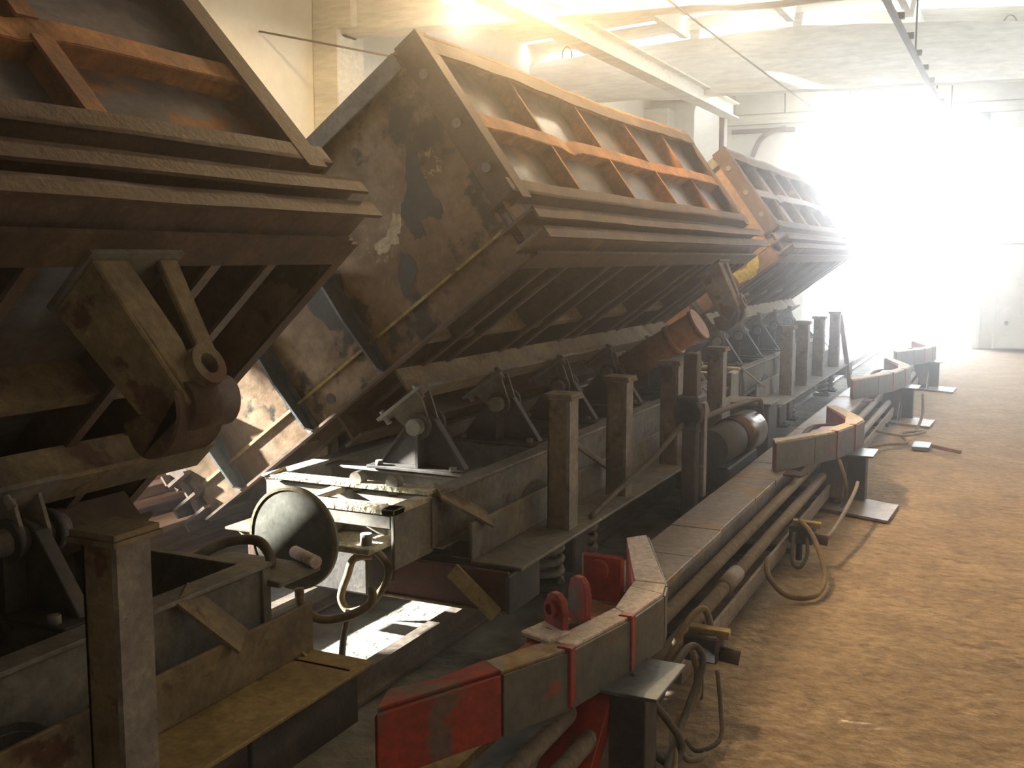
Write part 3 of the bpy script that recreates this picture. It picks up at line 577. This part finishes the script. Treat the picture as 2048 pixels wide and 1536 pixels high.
# ---------------------------------------------------------------- bent jib arms
OUT = [(-1.41, 2.14), (-1.235, 2.51), (-1.13, 2.76), (-1.06, 3.10), (-1.035, 3.36), (-1.06, 3.47), (-1.33, 4.08)]
INN = [(-1.39, 4.0), (-1.165, 3.40), (-1.14, 3.22), (-1.18, 3.06), (-1.27, 2.99), (-1.285, 2.63), (-1.37, 2.37), (-1.45, 2.26)]
def jib(dy, dx, label, ky, main):
    t = thing('bent_arm', (-1.2 + dx, 3.0 + dy, 0), label, 'steel arm', 'bent steel arms on the bench', org=(-1.2, 3.0, 0))
    S = lambda p: (p[0], 3.0 + (p[1] - 3.0) * ky)
    out = [S(p) for p in OUT]; inn = [S(p) for p in INN]
    MB().pxy(out + inn, .318, .498).build('arm_core', 'red_paint', t, .006)
    mt = ['red_paint', 'grey_red_paint', 'grey_red_paint', 'grey_red_paint', 'grey_red_paint', 'grey_red_paint']
    for k in range(6):
        p, q = Vector((*out[k], .412)), Vector((*out[k + 1], .412)); d = (q - p).normalized(); n = Vector((d.y, -d.x, 0))
        g = .004
        MB().prism([p + d * g + Vector((0, 0, -.092)), q - d * g + Vector((0, 0, -.092)), q - d * g + Vector((0, 0, .088)), p + d * g + Vector((0, 0, .088))], n * .009).build('side_panel', mt[k] if main else 'grey_red_paint', t, .002)
    # cover plates on top, one per straight
    cov = [(0, 1, 7, 6), (1, 2, 5.4, 6), (2, 3, 3, 4.9), (3, 4, 2, 3), (4, 5, 1.5, 2), (5, 6, 0, 1.5)]
    quads = [[out[0], out[1], S((-1.31, 2.56)), inn[6], inn[7]], [out[1], out[2], S((-1.21, 2.80)), S((-1.31, 2.56))], [out[2], out[3], S((-1.135, 3.16)), S((-1.21, 2.80))], [out[3], out[4], inn[1], S((-1.135, 3.16))], [out[4], out[5], S((-1.17, 3.46)), inn[1]], [out[5], out[6], inn[0], S((-1.17, 3.46))]]
    for k, qd in enumerate(quads):
        cxm = sum(p[0] for p in qd) / 4; cym = sum(p[1] for p in qd) / 4
        qd = [(cxm + (x - cxm) * .985, cym + (yv - cym) * .975) for x, yv in qd]
        MB().pxy(qd, .497, .509).build('cover_plate', ('red_paint', 'beam_top', 'sunlit_dust', 'sunlit_dust', 'sunlit_dust', 'sunlit_dust')[k] if main else 'sunlit_dust', t, .002)
    # joint cleats
    for k in (2, 3):
        x, yv = out[k]; MB().box(x - .035, x + .012, yv - .018, yv + .018, .33, .514).build('joint_strap', 'red_paint', t, .003)
    if not main:
        MB().tube([(*S((-1.33, 2.60)), .46), (*S((-1.36, 2.95)), .46), (*S((-1.34, 3.2)), .46), (*S((-1.2, 3.32)), .46)], .018).build('inner_bow', 'rust_brown', t)
        MB().pxy([S((-1.47, 2.12)), S((-1.24, 2.10)), S((-1.22, 2.24)), S((-1.44, 2.28))], .305, .318).build('seat_plate', 'rust_brown', t)
    # post, brace and feet
    px, py = S((-1.03, 3.24))
    MB().box(px - .05, px + .07, py - .28, py - .16, 0, .32).build('post', 'dark_steel', t, .004)
    MB().box(px - .10, px + .12, py - .33, py - .02, .318, .33).build('post_head_plate', 'blue_plate', t, .002)
    MB().bar((px - .15, py - .42, .03), (px - .13, py - .20, .31), .17, .09, (0, 1, .3)).build('brace', 'red_paint' if main else 'rust_brown', t, .004)
    if not main:
        MB().pxy([(px - .18, py - .60), (px + .27, py - .78), (px + .29, py - .30), (px - .12, py - .12)], -.004, .012).build('foot_plate', 'beam_top', t)
        MB().pyz([(py - .55, .012), (py - .25, .012), (py - .28, .15)], px - .05, px - .035).build('foot_gusset', 'dark_steel', t)
    return t
j1 = jib(0, 0, 'nearest bent arm, red at its tip and dust painted sunlit-pale on top, with red clevis lugs', 1.0, True)
# clevis lugs of the near arm
def lug(x, yv, h, m='red_paint', w=.055):
    pts = [(-w, 0), (w, 0), (w, h - .05), (w * .75, h - .015), (w * .3, h), (-w * .3, h), (-w * .75, h - .015), (-w, h - .05)]
    o = MB(); n = len(pts); o.prism([(x + a * .75, yv - a * .5, .49 + b) for a, b in pts], (.014, .02, 0)); return o.build('clevis_lug', m, j1, .003)
lug(-1.235, 2.88, .135); lug(-1.215, 3.02, .15)
MB().cyl((-1.246, 2.868, .575), (-1.222, 2.905, .575), .030, 18, hole=.018).build('lug_bush', 'red_paint', j1)
MB().pxy([(-1.31, 2.80), (-1.20, 2.76), (-1.17, 2.86), (-1.28, 2.92)], .503, .52).build('lug_foot', 'sunlit_dust', j1, .004)
MB().box(-1.36, -1.20, 3.42, 3.44, .42, .60).build('back_lug', 'red_paint', j1, .01)
MB().cyl((-1.29, 3.40, .545), (-1.29, 3.47, .545), .038, 16).build('lug_pin', 'red_paint', j1)
MB().box(-1.38, -1.17, 3.0, 3.42, .40, .42).build('arm_floor', 'rust_orange', j1)
MB().box(-1.47, -1.41, 2.31, 2.40, .42, .475).build('tip_block', 'red_paint', j1, .008)
for x, yv in ((-1.185, 3.0), (-1.21, 2.93)): MB().bar((x, yv, .50), (x - .03, yv - .08, .515), .03, .012).build('torn_flap', 'rust_brown', j1)
jib(4.36, .11, 'second bent arm from the front, grey, on a post with a square foot plate', .98, False)
jib(8.35, .07, 'third bent arm from the front, brownish, past the middle of the floor shadow', 1.3, False)
jib(11.4, .13, 'farthest bent arm, half washed out in front of the bright doorway', .98, False)

# ---------------------------------------------------------------- hoses and valves at the arms
def valve(name_label, x, y, z, sc=1.0):
    t = thing('valve_block', (x, y, 0), name_label, 'valve')
    MB().box(x - .07 * sc, x + .06 * sc, y - .05 * sc, y + .06 * sc, z, z + .10 * sc).build('body', 'dark_steel', t, .008)
    MB().bar((x - .06 * sc, y, z + .11 * sc), (x + .09 * sc, y + .02, z + .10 * sc), .05 * sc, .03 * sc).build('handle', 'yellow_dust', t, .004)
    MB().cyl((x + .06 * sc, y, z + .03 * sc), (x + .13 * sc, y + .01, z + .02 * sc), .028 * sc, 14).build('port', 'rust_brown', t)
    MB().cyl((x - .02 * sc, y, 0), (x - .02 * sc, y, z), .018 * sc, 10).build('stem', 'dark_steel', t)
def hose(label, pts, r, m, grp): tag(MB().tube(pts, r, 8, 7).build('hose', m, org=pts[0]), label, 'hose', grp)
G1 = 'hoses by the nearest bent arm'
valve('small dark valve block with a tan lever, right of the nearest bent arm', -.98, 3.72, .16)
hose('dark hose looping down to the floor beside the nearest post', [(-1.04, 3.05, .33), (-.98, 3.12, .22), (-.92, 3.22, .06), (-.93, 3.14, .02), (-.99, 3.12, .08), (-1.0, 3.25, .2), (-.98, 3.5, .28), (-.94, 3.55, .22), (-.95, 3.4, .1), (-.94, 3.2, .05), (-.90, 2.9, .02), (-.92, 2.7, .015)], .013, 'rubber', G1)
hose('tan hose arching over the valve block by the nearest bent arm', [(-1.08, 3.55, .18), (-1.04, 3.68, .30), (-1.0, 3.78, .33), (-.96, 3.75, .24), (-.95, 3.7, .2)], .013, 'hose_tan', G1)
hose('thin cable curling onto the orange floor below the valve block', [(-.90, 3.6, .17), (-.86, 3.5, .08), (-.83, 3.38, .02), (-.88, 3.28, .012), (-.93, 3.32, .02)], .008, 'rubber', G1)
hose('brown hose crossing steeply down beside the nearest post', [(-1.0, 3.6, .25), (-.94, 3.5, .12), (-.97, 3.3, .06), (-.92, 3.15, .04), (-.90, 3.06, .02)], .012, 'hose_tan', G1)
hose('short curled hose end lying on the floor by the nearest post', [(-.92, 3.22, .03), (-.89, 3.2, .015), (-.86, 3.23, .012), (-.85, 3.27, .012)], .010, 'pipe_dust', G1)
G2 = 'hoses by the second bent arm'
valve('rusty valve block with a bent handle in front of the second bent arm', -.98, 5.75, .10)
hose('yellow-brown hose bowing out over the floor in front of the second arm', [(-1.0, 5.75, .22), (-.90, 5.6, .17), (-.80, 5.35, .06), (-.80, 5.1, .02), (-.92, 5.0, .03), (-1.02, 5.05, .10), (-1.05, 5.15, .16)], .014, 'hose_tan', G2)
hose('black hose hanging in a small loop under the rusty valve block', [(-1.02, 5.7, .16), (-1.0, 5.55, .05), (-.95, 5.5, .03), (-.93, 5.6, .08), (-.96, 5.72, .15)], .010, 'rubber', G2)
hose('pale hose rising from the valve block to the second post', [(-.93, 5.75, .16), (-.86, 5.8, .13), (-.84, 6.2, .16), (-.84, 6.7, .20), (-.86, 7.0, .2)], .012, 'pipe_dust', G2)
hose('thin hose hanging from the underside of the second arm', [(-.98, 7.0, .34), (-.93, 6.95, .22), (-.93, 7.0, .1), (-1.0, 7.05, .05)], .011, 'hose_tan', G2)
hose('hose tangle lying flat before the third arm', [(-1.1, 9.2, .05), (-.95, 9.5, .04), (-.8, 9.8, .02), (-.9, 10.3, .02), (-.7, 10.5, .02), (-.85, 10.0, .05), (-1.05, 9.7, .12)], .013, 'hose_tan', 'hoses by the third bent arm')
hose('hose climbing the post of the third arm', [(-.78, 10.4, .02), (-.76, 10.9, .12), (-.78, 11.1, .3)], .013, 'rubber', 'hoses by the third bent arm')
tag(MB().box(-.74, -.60, 9.55, 9.85, 0, .03).build('metal_plate', 'blue_plate', org=(-.67, 9.7, 0)), 'small bluish metal plate lying on the floor near the third bent arm', 'plate')
tag(MB().bar((-.58, 9.65, .03), (-.35, 9.5, .02), .03, .03).build('wood_stick', 'wood_dark', org=(-.45, 9.6, 0)), 'short stick lying beside the small bluish plate', 'stick')

# ---------------------------------------------------------------- machines between wagons and bench
t = thing('winch_drum', (-1.62, 7.0, 0), 'dark cable drum with a coppery glint in a rounded bracket, before the second bent arm', 'drum')
MB().cyl((-1.66, 6.3, .47), (-1.62, 7.2, .47), .12, 28).build('drum', 'dark_steel', t)
MB().cyl((-1.645, 6.75, .47), (-1.62, 7.2, .47), .135, 28).build('cable_winding', 'copper', t)
MB().tube([(-1.72, 6.2, .30), (-1.72, 6.2, .62), (-1.70, 6.25, .67), (-1.60, 7.2, .67), (-1.56, 7.3, .62), (-1.55, 7.3, .35)], .018).build('bracket', 'rust_brown', t)
MB().box(-1.85, -1.56, 6.4, 7.2, 0, .34).build('drum_base', 'dark_steel', t, .01)
t = thing('brake_column', (-1.62, 5.75, 0), 'tall dark upright with a bulging gearbox, standing between wagon and bench beam', 'column')
MB().box(-1.66, -1.58, 5.70, 5.79, 0, 1.12).build('post', 'rust_brown', t, .006)
MB().box(-1.69, -1.56, 5.67, 5.83, .68, .88).cyl((-1.62, 5.67, .78), (-1.62, 5.83, .78), .085, 18).build('gearbox', 'dark_steel', t, .01)
MB().box(-1.56, -1.535, 5.72, 5.78, .3, .84).build('side_strip', 'post_face', t, .004)
tag(MB().tube([(-1.79, 4.62, .41), (-1.78, 5.0, .47), (-1.72, 5.4, .58), (-1.64, 5.72, .74)], .014).build('hose', 'rubber', org=(-1.8, 4.5, 0)), 'black hose drooping from the tall upright along the wagon shelf', 'hose')
# wheel flange piece and bright gap metalwork between wagon 2 and 3
t = thing('junction_box', (-1.95, 8.35, 0), 'dark blocky junction box between the middle and farthest wagon', 'box')
MB().box(-2.1, -1.72, 8.32, 8.66, 0, .48).build('body', 'dark_steel', t, .01); MB().box(-2.12, -1.70, 8.3, 8.68, .48, .50).build('lid', 'dusty_steel', t, .004)
# traffic-cone like jack and stands near the doorway
t = thing('steel_trestle', (-1.87, 13.0, 0), 'pale triangular trestle near the doorway behind the last stakes', 'trestle')
for dx in (-.16, .16): MB().bar((-1.87 + dx, 13.0, 0), (-1.87, 13.0, .97), .05, .05, (0, 1, 0)).build('leg', 'rust_purple', t)
MB().box(-1.97, -1.77, 12.98, 13.02, .3, .35).build('crossbar', 'rust_purple', t)
# steel sections lying left of the wagons
rs = random.Random(11)
pile = [(-4.15, .0, .22, .10), (-4.42, .0, .30, .12), (-4.72, .0, .34, .12), (-5.02, .0, .36, .12), (-4.40, .305, .36, .05), (-4.70, .345, .39, .06), (-5.0, .365, .42, .09), (-5.34, .0, .55, .12)]
LB = ['rusty flat bar at the wagon-side foot of the steel pile', 'pale steel channel second from the wagons in the pile', 'pale steel channel third from the wagons in the pile', 'wide steel section fourth from the wagons in the pile', 'thin bar lying on top of the pile, wagon side', 'upper pale bar in the middle of the steel pile', 'upper steel bar towards the wall in the pile', 'tall steel section at the wall side of the pile']
for k, (x, z0, z1, wd) in enumerate(pile):
    a = rs.uniform(-.006, .006) + (.03 if k == 4 else 0)
    pts = [(-wd, z0), (wd, z0), (wd, z0 + .03), (-wd + .03, z0 + .03), (-wd + .03, z1 - .03), (wd, z1 - .03), (wd, z1), (-wd, z1)] if z1 - z0 > .12 else [(-wd, z0), (wd, z0), (wd, z1), (-wd, z1)]
    o = MB().pxz(pts, -2.3 + rs.uniform(-.3, .3), 2.6 + rs.uniform(-.3, .3)).build('steel_section', 'plank', org=(0, 0, 0))
    o.location = (x, 3.6, 0); o.rotation_euler.z = a; tag(o, LB[k], 'steel bar', 'steel sections stacked by the left wall')

# ---------------------------------------------------------------- dusty air of the hall
hz = bpy.data.materials.new('dusty_air'); hz.use_nodes = True; nt = hz.node_tree; nt.nodes.clear()
vs = nt.nodes.new('ShaderNodeVolumeScatter'); vs.inputs['Color'].default_value = (1, .98, .94, 1); vs.inputs['Density'].default_value = .003; vs.inputs['Anisotropy'].default_value = .6
vs2 = nt.nodes.new('ShaderNodeVolumeScatter'); vs2.inputs['Color'].default_value = (1, .98, .95, 1); vs2.inputs['Density'].default_value = .028; vs2.inputs['Anisotropy'].default_value = .935
ad = nt.nodes.new('ShaderNodeAddShader'); nt.links.new(vs.outputs[0], ad.inputs[0]); nt.links.new(vs2.outputs[0], ad.inputs[1])
no = nt.nodes.new('ShaderNodeOutputMaterial'); nt.links.new(ad.outputs[0], no.inputs['Volume'])
M['dusty_air'] = hz
air = MB().box(XL + .01, XR - .01, .2, YF - .15, .02, 5.3).build('dusty_air', 'dusty_air')
tag(air, 'dusty haze filling the hall, bright towards the open doorway', 'haze', kind='stuff')
